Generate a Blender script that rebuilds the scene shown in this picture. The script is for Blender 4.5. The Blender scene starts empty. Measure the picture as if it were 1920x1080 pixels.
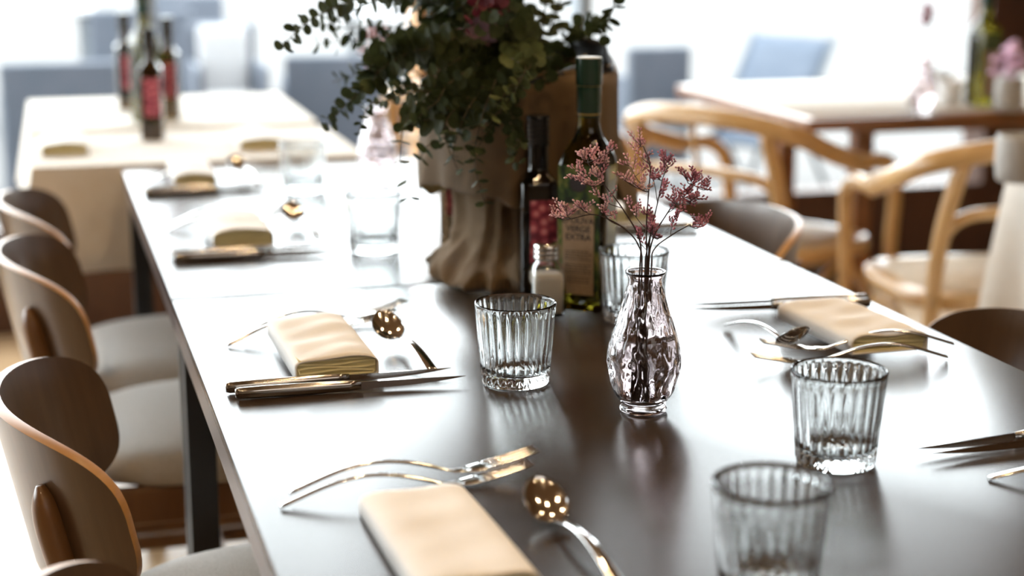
import bpy, math, random
from mathutils import Vector, Matrix, noise as mnoise
random.seed(7)
PI = math.pi
sc = bpy.context.scene
COL = sc.collection

# ------------------------------------------------------------ camera
FPX = 3080.0                      # focal length in pixels of the 1920 wide frame
CAM = Vector((0, 0, 1.23))
_d = Vector((46-960, -(-165-540), -FPX)).normalized()          # table's long direction in camera space
_p = math.atan2(705, FPX)
_up = Vector((0, math.cos(_p), math.sin(_p)))
_x = _d.cross(_up)
RW = Matrix((_x, _d, _up))                                      # camera -> world
cam = bpy.data.cameras.new('camera'); camo = bpy.data.objects.new('camera', cam); COL.objects.link(camo)
camo.matrix_world = Matrix.Translation(CAM) @ RW.to_4x4()
cam.sensor_width = 36; cam.lens = 36*FPX/1920
cam.dof.use_dof = True; cam.dof.focus_distance = 1.63; cam.dof.aperture_fstop = 2.8
cam.clip_start = .05; cam.clip_end = 300
sc.camera = camo
URIGHT = Vector((RW[0][0], RW[1][0], 0)).normalized()           # horizontal, to the right
VFWD = Vector((-URIGHT.y, URIGHT.x, 0))                         # horizontal, away from the viewer
def ray(px, py): return RW @ Vector((px-960, -(py-540), -FPX))
def at(px, py, z):                                              # point of height z
    r = ray(px, py); return CAM + r*((z-CAM.z)/r.z)
def atd(px, py, dist):                                          # point at a horizontal distance
    r = ray(px, py); return CAM + r*(dist/r.dot(VFWD))
TT = .75                                                        # table top height

# ------------------------------------------------------------ light
sc.view_settings.view_transform = 'Standard'; sc.view_settings.look = 'None'
sc.view_settings.gamma = 1; sc.view_settings.exposure = 0.24; sc.view_settings.use_curve_mapping = False
w = bpy.data.worlds.new('overcast_sky'); sc.world = w; w.use_nodes = True
bg = w.node_tree.nodes['Background']; bg.inputs[0].default_value = (.90, .96, 1.0, 1); bg.inputs[1].default_value = 8.0
def area(name, loc, target, sx, sy, power, color):
    l = bpy.data.lights.new(name, 'AREA'); l.shape = 'RECTANGLE'; l.size = sx; l.size_y = sy; l.energy = power; l.color = color
    o = bpy.data.objects.new(name, l); COL.objects.link(o); o.location = loc
    o.rotation_euler = (Vector(target)-Vector(loc)).to_track_quat('-Z', 'Y').to_euler(); return o
def spot(name, loc, target, power, color, angle=100, size=.05):
    l = bpy.data.lights.new(name, 'SPOT'); l.energy = power; l.color = color; l.spot_size = math.radians(angle); l.spot_blend = .6
    l.shadow_soft_size = size
    o = bpy.data.objects.new(name, l); COL.objects.link(o); o.location = loc
    o.rotation_euler = (Vector(target)-Vector(loc)).to_track_quat('-Z', 'Y').to_euler(); return o

# ------------------------------------------------------------ materials
def new_mat(name):
    m = bpy.data.materials.new(name); m.use_nodes = True
    return m, m.node_tree, m.node_tree.nodes['Principled BSDF']
def setp(b, **k):
    for n, v in k.items():
        s = b.inputs[n.replace('_', ' ')]
        s.default_value = (*v, 1) if isinstance(v, tuple) and len(v) == 3 else v
def simple(name, c, r=.5, metal=0.0, **k):
    m, t, b = new_mat(name); setp(b, Base_Color=c, Roughness=r, Metallic=metal, **k); return m
def coords(t, kind='Object', scale=(1, 1, 1)):
    tc = t.nodes.new('ShaderNodeTexCoord'); mp = t.nodes.new('ShaderNodeMapping'); mp.inputs['Scale'].default_value = scale
    t.links.new(tc.outputs[kind], mp.inputs[0]); return mp.outputs[0]
def noise(t, vec, scale, detail=4, rough=.6):
    n = t.nodes.new('ShaderNodeTexNoise'); n.inputs['Scale'].default_value = scale; n.inputs['Detail'].default_value = detail
    n.inputs['Roughness'].default_value = rough
    t.links.new(vec, n.inputs['Vector']); return n.outputs['Fac']
def ramp(t, fac, stops):
    r = t.nodes.new('ShaderNodeValToRGB'); e = r.color_ramp.elements
    while len(e) < len(stops): e.new(.5)
    for i, (p, c) in enumerate(stops): e[i].position = p; e[i].color = (*c, 1)
    t.links.new(fac, r.inputs[0]); return r.outputs[0]
def bump(t, b, h, strength=.2, dist=.001):
    n = t.nodes.new('ShaderNodeBump'); n.inputs['Strength'].default_value = strength; n.inputs['Distance'].default_value = dist
    t.links.new(h, n.inputs['Height']); t.links.new(n.outputs[0], b.inputs['Normal'])
def wood(name, c1, c2, scale=(3, 3, 60), r=.4, kind='Object', coat=0.0):
    m, t, b = new_mat(name); v = coords(t, kind, scale)
    n = noise(t, v, 1.0, 6, .65)
    t.links.new(ramp(t, n, [(.3, c1), (.7, c2)]), b.inputs['Base Color']); setp(b, Roughness=r, Coat_Weight=coat, Coat_Roughness=.15)
    bump(t, b, n, .15, .0006); return m
def noisy(name, c1, c2, scale, r=.6, bs=.2, bd=.001, kind='Object', sc3=(1, 1, 1), det=5, **k):
    m, t, b = new_mat(name); v = coords(t, kind, sc3); n = noise(t, v, scale, det)
    t.links.new(ramp(t, n, [(.35, c1), (.65, c2)]), b.inputs['Base Color']); setp(b, Roughness=r, **k)
    if bs: bump(t, b, n, bs, bd)
    return m
def glass(name, c, r=0.0, ior=1.5):
    m, t, b = new_mat(name); setp(b, Base_Color=c, Roughness=r, Transmission_Weight=1.0, IOR=ior); return m
M = {}
def mk():
    # table top: brown-black stone laminate
    m, t, b = new_mat('table_laminate'); v = coords(t)
    n1 = noise(t, v, 9, 6, .7); n2 = noise(t, v, 1100, 2, .6)
    t.links.new(ramp(t, n1, [(.3, (.030, .018, .011)), (.7, (.040, .025, .016))]), b.inputs['Base Color'])
    rr = t.nodes.new('ShaderNodeMapRange'); rr.inputs[3].default_value = .205; rr.inputs[4].default_value = .225
    t.links.new(n1, rr.inputs[0]); t.links.new(rr.outputs[0], b.inputs['Roughness'])
    setp(b, IOR=1.38); bump(t, b, n2, .8, .00006); M['laminate'] = m
    M['edge_metal'] = simple('edge_metal', (.16, .13, .13), .28, .6)
    M['black_steel'] = simple('black_steel', (.006, .006, .007), .5)
    M['steel'] = simple('polished_steel', (.78, .76, .74), .10, 1.0)
    M['steel_brushed'] = noisy('brushed_steel', (.46, .43, .40), (.56, .53, .50), 60, .14, .1, .0003, sc3=(.05, 1, 1), Metallic=1.0)
    M['glass'] = glass('clear_glass', (.97, .99, .99))
    M['smoke_glass'] = glass('smoky_mauve_glass', (.86, .79, .80))
    M['water'] = glass('water', (.96, .96, .97), 0, 1.333)
    M['olive_glass'] = glass('olive_green_glass', (.14, .12, .010), .02)
    M['dark_glass'] = glass('dark_bottle_glass', (.05, .03, .015), .02)
    M['cap_black'] = simple('black_cap', (.012, .012, .013), .22)
    M['cap_green'] = simple('dark_green_capsule', (.010, .040, .026), .25, Coat_Weight=.5)
    M['gold_line'] = simple('gold_print', (.45, .30, .10), .4, .5)
    M['cap_top'] = simple('white_capsule_top', (.75, .76, .74), .35)
    M['ink'] = simple('dark_ink', (.03, .025, .03), .7)
    M['kraft'] = noisy('kraft_paper', (.30, .205, .125), (.35, .25, .16), 300, .8, .1, .0003)
    # botanical label print
    m, t, b = new_mat('green_leaf_print'); v = coords(t, 'Object', (60, 60, 34)); n = noise(t, v, 1.0, 3)
    t.links.new(ramp(t, n, [(.42, (.006, .014, .006)), (.50, (.02, .05, .012)), (.57, (.07, .11, .02)), (.66, (.22, .20, .06))]), b.inputs['Base Color']); setp(b, Roughness=.5); M['leafprint'] = m
    # grape label print
    m, t, b = new_mat('grape_print'); v = coords(t, 'Object', (1, 1, 1)); vo = t.nodes.new('ShaderNodeTexVoronoi'); vo.inputs['Scale'].default_value = 78
    vo.inputs['Randomness'].default_value = .6
    t.links.new(v, vo.inputs['Vector'])
    t.links.new(ramp(t, vo.outputs['Distance'], [(.12, (.78, .30, .33)), (.38, (.50, .08, .12)), (.58, (.17, .015, .04))]), b.inputs['Base Color']); setp(b, Roughness=.45); M['grapes'] = m
    M['salt'] = noisy('salt', (.80, .70, .58), (.88, .80, .70), 900, .8, .3, .0006)
    M['napkin'] = noisy('napkin_paper', (.80, .765, .72), (.86, .83, .79), 14, .85, .25, .004)
    M['napkin_in'] = simple('napkin_inner_layers', (.80, .72, .42), .85)
    # burlap weave on uv
    m, t, b = new_mat('burlap'); v = coords(t, 'UV', (1, 1, 1))
    w1 = t.nodes.new('ShaderNodeTexWave'); w1.inputs['Scale'].default_value = 55; w1.bands_direction = 'X'; w1.inputs['Distortion'].default_value = 2.5; w1.inputs['Detail Scale'].default_value = 3
    w2 = t.nodes.new('ShaderNodeTexWave'); w2.inputs['Scale'].default_value = 38; w2.bands_direction = 'Y'; w2.inputs['Distortion'].default_value = 2.5; w2.inputs['Detail Scale'].default_value = 3
    t.links.new(v, w1.inputs[0]); t.links.new(v, w2.inputs[0])
    mx = t.nodes.new('ShaderNodeMath'); mx.operation = 'ADD'; t.links.new(w1.outputs['Fac'], mx.inputs[0]); t.links.new(w2.outputs['Fac'], mx.inputs[1])
    hf = t.nodes.new('ShaderNodeMath'); hf.operation = 'MULTIPLY'; hf.inputs[1].default_value = .5; t.links.new(mx.outputs[0], hf.inputs[0])
    t.links.new(ramp(t, hf.outputs[0], [(.1, (.15, .088, .036)), (.8, (.34, .22, .11))]), b.inputs['Base Color']); setp(b, Roughness=.95, Sheen_Weight=.3)
    bump(t, b, hf.outputs[0], .7, .0015); M['burlap'] = m
    tr = t.nodes.new('ShaderNodeBsdfTranslucent'); tr.inputs[0].default_value = (.42, .34, .20, 1); mi = t.nodes.new('ShaderNodeMixShader'); mi.inputs[0].default_value = .34
    out = t.nodes['Material Output']; t.links.new(b.outputs[0], mi.inputs[1]); t.links.new(tr.outputs[0], mi.inputs[2]); t.links.new(mi.outputs[0], out.inputs[0])
    M['liner'] = simple('black_plastic_liner', (.01, .01, .014), .4)
    M['soil'] = noisy('soil', (.02, .013, .008), (.05, .03, .02), 80, .95, .6, .005)
    def leafm(name, c1, c2):
        m, t, b = new_mat(name); v = coords(t); n = noise(t, v, 24, 2)
        t.links.new(ramp(t, n, [(.35, c1), (.65, c2)]), b.inputs['Base Color']); setp(b, Roughness=.7, Specular_IOR_Level=.25)
        tr = t.nodes.new('ShaderNodeBsdfTranslucent'); tr.inputs[0].default_value = (*[x*1.2 for x in c2], 1)
        mixs = t.nodes.new('ShaderNodeMixShader'); mixs.inputs[0].default_value = .12; out = t.nodes['Material Output']
        t.links.new(b.outputs[0], mixs.inputs[1]); t.links.new(tr.outputs[0], mixs.inputs[2]); t.links.new(mixs.outputs[0], out.inputs[0]); return m
    M['leaf'] = leafm('eucalyptus_leaf', (.020, .028, .010), (.060, .075, .026))
    M['leaf_pale'] = leafm('eucalyptus_leaf_pale', (.06, .072, .026), (.15, .17, .06))
    M['leaf_red'] = leafm('wine_red_leaf', (.045, .006, .012), (.11, .015, .026))
    M['leaf_mauve'] = leafm('mauve_bloom', (.06, .03, .04), (.15, .08, .09))
    M['twig'] = simple('twig', (.06, .045, .02), .7)
    M['fstem'] = simple('flower_stem', (.055, .035, .03), .7)
    M['floret'] = noisy('pink_floret', (.55, .20, .27), (.92, .66, .64), 160, .7, 0)
    M['floret_dark'] = noisy('mauve_floret', (.30, .08, .15), (.66, .30, .38), 160, .7, 0)
    M['walnut_in'] = wood('walnut_veneer', (.062, .034, .017), (.115, .066, .034), (14, 40, 1.5), .32, coat=.3)
    M['ply_edge'] = wood('plywood_edge', (.38, .19, .06), (.55, .30, .11), (4, 4, 30), .35)
    M['chair_wood'] = wood('chair_walnut_wood', (.12, .052, .016), (.20, .095, .033), (16, 16, 1.5), .38, coat=.2)
    M['seat_fabric'] = noisy('grey_seat_fabric', (.34, .32, .29), (.50, .48, .45), 420, .9, .5, .001, Sheen_Weight=.3)
    M['oak'] = wood('light_bentwood', (.46, .26, .09), (.64, .40, .17), (5, 5, 3), .3, coat=.3)
    M['cane'] = noisy('cane_seat', (.42, .31, .20), (.60, .47, .33), 90, .7, .4, .001)
    M['brown_wood'] = wood('brown_table_wood', (.17, .062, .018), (.30, .12, .035), (2, 30, 30), .35, coat=.3)
    M['dark_panel'] = wood('dark_brown_panelling', (.050, .017, .006), (.085, .030, .010), (6, 6, .8), .5)
    M['floor'] = floor_mat()
    M['cloth'] = noisy('white_tablecloth', (.70, .64, .56), (.74, .69, .62), 40, .9, .2, .002)
    M['plaster'] = noisy('warm_plaster', (.34, .26, .18), (.38, .30, .21), 6, .9, .05)
    M['ceiling'] = noisy('timber_ceiling', (.20, .115, .05), (.28, .165, .075), 3, .7, .05, sc3=(1, 12, 1))
    M['paving'] = noisy('pale_paving', (.074, .069, .066), (.088, .083, .079), .35, .9, 0, det=2)
    M['blue_fabric'] = noisy('blue_grey_outdoor_fabric', (.075, .088, .112), (.09, .10, .125), 4, .8, 0)
    M['blue_light'] = noisy('pale_blue_sling', (.05, .07, .105), (.075, .095, .13), 5, .7, 0)
    M['grey_out'] = simple('grey_outdoor_frame', (.09, .10, .11), .7)
    M['white_out'] = simple('white_cushion_fabric', (.40, .40, .41), .9)
    M['sunlit_wood'] = wood('orange_window_post', (.42, .20, .06), (.60, .32, .12), (6, 6, 1), .5)
    M['alu'] = simple('grey_window_frame', (.20, .23, .26), .5)
    M['porcelain'] = simple('white_porcelain', (.78, .78, .77), .15)
    M['grey_pot'] = simple('grey_ceramic', (.38, .36, .33), .6)
    M['pink_petal'] = simple('pale_pink_petal', (.70, .45, .58), .7)
    m, t, b = new_mat('lamp_lens'); setp(b, Base_Color=(1, .8, .5), Emission_Color=(1, .66, .32), Emission_Strength=220.0); M['lens'] = m
    # window glass: thin pane, clear with a fresnel reflection
    m, t, b = new_mat('window_glass'); t.nodes.remove(b); out = t.nodes['Material Output']
    tr = t.nodes.new('ShaderNodeBsdfTransparent'); gl = t.nodes.new('ShaderNodeBsdfGlossy'); gl.inputs['Roughness'].default_value = .01
    lw = t.nodes.new('ShaderNodeLayerWeight'); fr = t.nodes.new('ShaderNodeMath'); fr.operation = 'POWER'; fr.inputs[1].default_value = 4.5; t.links.new(lw.outputs['Facing'], fr.inputs[0]); mi = t.nodes.new('ShaderNodeMixShader')
    tr.inputs[0].default_value = (.985, .995, .99, 1)
    t.links.new(fr.outputs[0], mi.inputs[0]); t.links.new(tr.outputs[0], mi.inputs[1]); t.links.new(gl.outputs[0], mi.inputs[2]); t.links.new(mi.outputs[0], out.inputs[0]); M['pane'] = m
def floor_mat():
    m, t, b = new_mat('oak_floor'); v = coords(t, 'Object', (1, 1, 1))
    br = t.nodes.new('ShaderNodeTexBrick'); br.inputs['Scale'].default_value = 1; br.inputs['Brick Width'].default_value = 1.4; br.inputs['Row Height'].default_value = .14
    br.inputs['Mortar Size'].default_value = .002; br.inputs['Color1'].default_value = (.42, .27, .14, 1); br.inputs['Color2'].default_value = (.48, .32, .18, 1); br.inputs['Mortar'].default_value = (.2, .11, .05, 1)
    t.links.new(v, br.inputs['Vector']); t.links.new(br.outputs['Color'], b.inputs['Base Color']); setp(b, Roughness=.3); return m
mk()

# ------------------------------------------------------------ mesh helpers
class MB:
    def __init__(s): s.v = []; s.f = []; s.uv = {}
    def add(s, vs, fs, uvs=None):
        n = len(s.v); s.v += [tuple(v) for v in vs]; s.f += [tuple(i+n for i in f) for f in fs]
        if uvs:
            for i, u in enumerate(uvs): s.uv[n+i] = u
        return s
    def box(s, c, d, rot=None, taper=1.0):
        vs = []
        for z in (-.5, .5):
            k = taper if z > 0 else 1
            for x, y in ((-.5, -.5), (.5, -.5), (.5, .5), (-.5, .5)):
                p = Vector((x*d[0]*k, y*d[1]*k, z*d[2]))
                if rot: p = rot @ p
                vs.append(p+Vector(c))
        return s.add(vs, [(3, 2, 1, 0), (4, 5, 6, 7), (0, 1, 5, 4), (1, 2, 6, 5), (2, 3, 7, 6), (3, 0, 4, 7)])
    def rbox(s, c, d, r, n=3):                                   # box with rounded edges
        cx, cy, cz = c; hx, hy, hz = d[0]/2-r, d[1]/2-r, d[2]/2-r
        rings = []
        for i in range(-n, n+1):
            if i == 0: continue
            a = (abs(i)-1)/max(1, n-1)*PI/2 if i > 0 else -(abs(i)-1)/max(1, n-1)*PI/2
            z = (hz if i > 0 else -hz) + r*math.sin(a); k = r*math.cos(a)
            ring = []
            for q, (sx, sy) in enumerate(((1, 1), (-1, 1), (-1, -1), (1, -1))):
                for j in range(n+1):
                    b_ = q*PI/2 + j/n*PI/2
                    ring.append((cx+sx*hx+k*math.cos(b_), cy+sy*hy+k*math.sin(b_), cz+z))
            rings.append(ring)
        return s.loft(rings)
    def loft(s, rings, cap=True, uvs=False):
        n = len(rings[0]); vs = [p for r in rings for p in r]; fs = []
        for i in range(len(rings)-1):
            for j in range(n):
                k = (j+1) % n; fs.append((i*n+j, i*n+k, (i+1)*n+k, (i+1)*n+j))
        if cap: fs.append(tuple(reversed(range(n)))); fs.append(tuple((len(rings)-1)*n+j for j in range(n)))
        return s.add(vs, fs)
    def tube(s, pts, rad, n=8, flat=1.0, closed=False):
        pts = [Vector(p) for p in pts]; m = len(pts)
        rad = rad if isinstance(rad, (list, tuple)) else [rad]*m
        rings = []; prev = None
        for i, p in enumerate(pts):
            if closed: t_ = (pts[(i+1) % m]-pts[i-1]).normalized()
            else: t_ = (pts[min(i+1, m-1)]-pts[max(i-1, 0)]).normalized()
            if prev is None:
                a = Vector((0, 0, 1)) if abs(t_.z) < .9 else Vector((0, 1, 0)); u = t_.cross(a).normalized()
            else:
                u = (prev-t_*prev.dot(t_)).normalized()
            prev = u; v_ = t_.cross(u)
            rings.append([p+u*math.cos(2*PI*j/n)*rad[i]+v_*math.sin(2*PI*j/n)*rad[i]*flat for j in range(n)])
        if closed:
            nn = len(s.v); vs = [q for r in rings for q in r]
            fs = [(i*n+j, i*n+(j+1) % n, ((i+1) % m)*n+(j+1) % n, ((i+1) % m)*n+j) for i in range(m) for j in range(n)]
            return s.add(vs, fs)
        return s.loft(rings)
    def lathe(s, prof, n=32, fn=None, cap=True, c=(0, 0, 0)):
        rings = []
        for (r, z) in prof:
            ring = []
            for j in range(n):
                a = 2*PI*j/n; rr = fn(r, z, a) if fn else r
                ring.append((c[0]+rr*math.cos(a), c[1]+rr*math.sin(a), c[2]+z))
            rings.append(ring)
        return s.loft(rings, cap)
    def grid(s, fn, nu, nv, wrap=False):                          # fn(u,v) -> point, uv kept
        vs = []; uv = []; fs = []
        for i in range(nv+1):
            for j in range(nu+1): vs.append(fn(j/nu, i/nv)); uv.append((j/nu, i/nv))
        for i in range(nv):
            for j in range(nu): a = i*(nu+1)+j; fs.append((a, a+1, a+nu+2, a+nu+1))
        return s.add(vs, fs, uv)
    def build(s, name, mat, parent=None, smooth=True, auto=None):
        me = bpy.data.meshes.new(name); me.from_pydata(s.v, [], s.f)
        if s.uv:
            ul = me.uv_layers.new(name='UVMap')
            for lp in me.loops:
                ul.data[lp.index].uv = s.uv.get(lp.vertex_index, (0, 0))
        me.materials.append(mat if not isinstance(mat, str) else M[mat])
        me.validate(); me.update()
        if smooth:
            me.shade_smooth()
            if auto is not None: me.set_sharp_from_angle(angle=math.radians(auto))
        o = bpy.data.objects.new(name, me); COL.objects.link(o)
        if parent: o.parent = parent
        if auto == 40:
            wn = o.modifiers.new('flat_faces', 'WEIGHTED_NORMAL'); wn.keep_sharp = True; wn.weight = 100
        return o
def thing(name, label, cat, loc=(0, 0, 0), rz=0, group=None):
    o = bpy.data.objects.new(name, None); COL.objects.link(o); o.empty_display_size = .05
    o.location = loc; o.rotation_euler = (0, 0, rz); return tag(o, label, cat, group)
def tag(o, label, cat, group=None):
    o['label'] = label; o['category'] = cat
    if group: o['group'] = group
    return o
def struct(o): o['kind'] = 'structure'; return o
KIDS = {}
def kids(o): return [c for c in COL.objects if c.parent == o]
def dup(root, label, loc=None, rz=None, group=None):
    def cp(o, par):
        c = o.copy(); COL.objects.link(c)
        if par: c.parent = par
        for ch in kids(o): cp(ch, c)
        return c
    r = cp(root, None); r['label'] = label
    if loc is not None: r.location = loc
    if rz is not None: r.rotation_euler = (0, 0, rz)
    if group: r['group'] = group
    return r
def solid(o, th, off=-1):
    m = o.modifiers.new('thickness', 'SOLIDIFY'); m.thickness = th; m.offset = off; return o
def smoothcurve(pts, n=6):                                       # catmull-rom
    P = [Vector(p) for p in pts]; P = [P[0]*2-P[1]]+P+[P[-1]*2-P[-2]]; out = []
    for i in range(1, len(P)-2):
        for k in range(n):
            t = k/n; a, b, c, d = P[i-1], P[i], P[i+1], P[i+2]
            out.append(.5*((2*b)+(c-a)*t+(2*a-5*b+4*c-d)*t*t+(3*b-a-3*c+d)*t**3))
    out.append(P[-2]); return out

# ------------------------------------------------------------ room
XL, XR, YB, YW, ZC = -3.2, 5.4, -4.0, 4.98, 3.0
SILL = .31; HEAD = 2.65
def sbox(name, x0, x1, y0, y1, z0, z1, mat):
    return struct(MB().box(((x0+x1)/2, (y0+y1)/2, (z0+z1)/2), (x1-x0, y1-y0, z1-z0)).build(name, mat, smooth=False))
sbox('floor', XL-.1, XR+.1, YB-.1, YW+.1, -.1, 0, 'floor')
sbox('ceiling', XL-.1, XR+.1, YB-.1, YW+.1, ZC, ZC+.1, 'ceiling')
sbox('wall_back', XL, XR, YB-.1, YB, 0, ZC, 'plaster')
sbox('wall_right', XR, XR+.1, YB-.1, YW+.1, 0, ZC, 'plaster')
# left wall: low wall, head and a wide window opening
LW = 2.6
sbox('wall_left', XL-.1, XL, YB-.1, LW, 0, ZC, 'plaster')
sbox('trim_1', XL-.1, XL, LW, YW+.1, 0, .3, 'dark_panel')
sbox('trim_2', XL-.1, XL, LW, YW+.1, HEAD, ZC, 'plaster')
# window wall: dark low wall, head, dark wooden pier on the right
sbox('wall_front', XL, XR, YW, YW+.1, 0, SILL, 'dark_panel')
sbox('trim_3', XL, XR, YW, YW+.1, HEAD, ZC, 'plaster')
PX = at(1852, 60, 0).x
_r = ray(1852, 60); PX = (_r*(YW/_r.y)).x
sbox('trim_4', PX, XR, YW-.02, YW+.12, SILL, HEAD, 'dark_panel')
def wallx(px, py=60): r = ray(px, py); return (r*(YW/r.y)).x
edges = [XL, wallx(283), wallx(803), wallx(1097), PX]
for i in range(4):
    x0, x1 = edges[i], edges[i+1]
    wn = struct(MB().box(((x0+x1)/2, YW+.05, (SILL+HEAD)/2), (x1-x0-.002, .008, HEAD-SILL)).build('window_%d' % (i+1), 'pane', smooth=False))
for i, (px, wd, mt) in enumerate(((283, .03, 'alu'), (803, .075, 'sunlit_wood'), (1097, .035, 'alu'))):
    x = wallx(px); sbox('trim_%d' % (5+i), x-wd/2, x+wd/2, YW-.01, YW+.11, SILL, HEAD, mt)
struct(MB().box((XL-.05, (LW+YW)/2, (.3+HEAD)/2), (.008, YW-LW-.004, HEAD-.3)).build('window_5', 'pane', smooth=False))
# outside ground
g = MB().box((5, 42, -.16), (120, 73.8, .2)).build('terrace_ground', 'paving', smooth=False); struct(g)
g = MB().box((-33.3, -10, -.16), (60, 30, .2)).build('terrace_ground', 'paving', smooth=False); struct(g)
# ceiling downlights
def downlight(first, x, y, label):
    if first is None:
        t = thing('ceiling_spotlight', label, 'ceiling light', (x, y, ZC), group='ceiling spotlights')
        MB().lathe([(.055, 0), (.055, -.10), (.05, -.105), (.046, -.09), (.046, -.03)][::-1], 24, cap=False).build('lamp_housing', 'cap_black', t)
        MB().lathe([(.001, -.085), (.044, -.086), (.044, -.08), (.001, -.079)], 24).build('lamp_lens', 'lens', t)
    else: t = dup(first, label, (x, y, ZC))
    spot('ceiling_spot_beam', (x, y, ZC-.12), (x, y, 0), 9, (1, .78, .52), 120, .04)
    return t
DL = None
for i in range(3):
    for j in range(1, 4):
        t = downlight(DL, -.6+i*1.3, -2.2+j*1.5, 'small black ceiling spotlight, %s row from the window, %s of three' % (('fourth', 'third', 'second', 'first')[j], ('left', 'middle', 'right')[i])); DL = DL or t
area('ceiling_wash', (1.0, -.6, .9), (1.0, -.8, 3), 3.5, 3.5, 40, (1, .72, .42)) if False else None
area('back_room_light', (1.2, -2.6, 2.85), (1.0, .5, .6), 3.0, 1.6, 22, (1, .92, .83))

# ------------------------------------------------------------ dining tables
TX0, TX1 = .149, 1.0
def dining_table(y0, y1, label):
    cx, cy = (TX0+TX1)/2, (y0+y1)/2; L, W = y1-y0-.006, TX1-TX0
    t = thing('dining_table', label, 'table', (cx, cy, 0), group='dark dining tables pushed together')
    MB().rbox((0, 0, TT-.006), (W, L, .012), .0022, 3).build('table_top', 'laminate', t, auto=40)
    e = MB()
    for sx in (-1, 1): e.box((sx*(W/2-.006), 0, TT-.012-.014), (.010, L-.004, .028))
    for sy in (-1, 1): e.box((0, sy*(L/2-.008), TT-.012-.014), (W-.024, .010, .028))
    e.build('apron', 'edge_metal', t, smooth=False)
    for sx in (-1, 1):
        for sy in (-1, 1):
            MB().rbox((sx*(W/2-.026), sy*(L/2-.026), (TT-.04)/2), (.036, .036, TT-.04), .002, 2).build('leg', 'black_steel', t, auto=40)
    return t
dining_table(.60, 2.07, 'nearer dark brown dining table, with the flower vase and the ribbed tumblers')
dining_table(2.07, 3.19, 'farther dark brown dining table, joined behind the nearer one')

# ------------------------------------------------------------ tumblers
def make_tumbler():
    t = thing('tumbler', '', 'drinking glass', group='ribbed glass tumblers')
    H, n = .087, 26; N = n*8
    def fn(r, z, a):
        k = max(0, min(1, (z-.004)/.006))*max(0, min(1, (H-.004-z)/.004))
        low = max(0, min(1, (.050-z)/.02))
        return r - k*(.0011+.0009*low)*abs(math.sin(a*n/2))**1.0
    prof = [(.004, .0015), (.028, .0015), (.033, .0005), (.0345, .0012)]
    for i in range(1, 19): z = .0012+(H-.0028)*i/18; prof.append((.0352+.0075*(z/H), z))
    prof += [(.0422, H-.0006), (.0412, H), (.0402, H-.0006)]
    for i in range(0, 11): z = H-.002-(H-.018)*i/10; prof.append((.0318+.0080*(z/H), z))
    prof += [(.029, .0125), (.020, .0112), (.004, .0108)]
    def fn2(r, z, a, H=H): return r
    rings = []
    for k, (r, z) in enumerate(prof):
        outer = 3 < k < 23
        rings.append([((fn(r, z, 2*PI*j/N) if outer else (r + (.0005*math.sin(n*2*PI*j/N/2)**2 if k > 26 else 0)))*math.cos(2*PI*j/N), (fn(r, z, 2*PI*j/N) if outer else r)*math.sin(2*PI*j/N), z) for j in range(N)])
    m = MB(); m.loft(rings, cap=True); m.build('tumbler_glass', 'glass', t, auto=60)
    return t
def place_tumbler(t0, loc, label, rz=0):
    if t0['label'] == '': t0['label'] = label; t0.location = loc; t0.rotation_euler.z = rz; return t0
    return dup(t0, label, loc, rz)
TB = make_tumbler()
def single(t):   # the tumbler is one mesh: make it a top-level mesh
    c = kids(t)[0]; c.parent = None; c.name = 'tumbler'
    for k in ('label', 'category', 'group'): c[k] = t[k]
    bpy.data.objects.remove(t); return c
TB = single(TB)
for (x, y, lb) in ((.463, 1.588, 'ribbed clear glass tumbler in sharp focus, standing left of the flower vase'),
                   (.458, 2.304, 'ribbed tumbler behind the third setting, nearer of the two at left back'),
                   (.443, 2.854, 'blurred ribbed tumbler on the far table, smallest of the glasses'),
                   (.675, 1.808, 'ribbed tumbler right behind the smoky flower vase, beside the olive oil bottle'),
                   (.666, 1.262, 'ribbed tumbler on the right, in front of the forks of the right-hand setting'),
                   (.484, 1.010, 'closest ribbed tumbler at the bottom edge, cut off and blurred')):
    place_tumbler(TB, (x, y, TT+.0002), lb, random.random())

# ------------------------------------------------------------ flower vases
def make_vase(label):
    t = thing('bud_vase', label, 'vase', group='smoky glass bud vases')
    P = [(.004, .003), (.019, .003), (.0222, .0008), (.0235, .004), (.0215, .008), (.024, .012), (.030, .024), (.0345, .040), (.0355, .052), (.034, .066), (.029, .084), (.0225, .104), (.0185, .120), (.0165, .130), (.0168, .135), (.0195, .139), (.0195, .141)]
    cur = smoothcurve([(r, 0, z) for r, z in P], 4); prof = [(max(.001, c.x), c.z) for c in cur]; no = len(prof)
    inn = [(.0172, .1405), (.0148, .135), (.0145, .130), (.0165, .118), (.0205, .103), (.027, .083), (.0318, .066), (.0332, .052), (.0322, .040), (.028, .024), (.020, .013), (.004, .010)]
    prof += [(max(.001, c.x), c.z) for c in smoothcurve([(r, 0, z) for r, z in inn], 2)]
    N = 144; rings = []
    for k, (r, z) in enumerate(prof):
        ring = []
        for j in range(N):
            a = 2*PI*j/N; d = 0
            if k < no and .012 < z < .128:
                e = min(1, (z-.012)/.008, (.128-z)/.008)
                p = Vector((math.cos(a)*.85, math.sin(a)*.85, z/.040*.9))*4.6
                dist = mnoise.voronoi(p)[0]; d = e*(.0034*min(.7, dist[0]) - .0012)
            ring.append(((r+d)*math.cos(a), (r+d)*math.sin(a), z))
        rings.append(ring)
    MB().loft(rings).build('vase_glass', 'smoke_glass', t, auto=180)
    wp = [(r-.0004, z) for r, z in prof[no:] if z < .075][::-1]
    MB().lathe([(wp[0][0], wp[0][1]+.0004)]+wp[1:]+[(wp[-1][0], .0760), (.001, .0757)], 48).build('water', 'water', t)
    return t
VB = Vector((.556, 1.457, TT))
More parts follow.
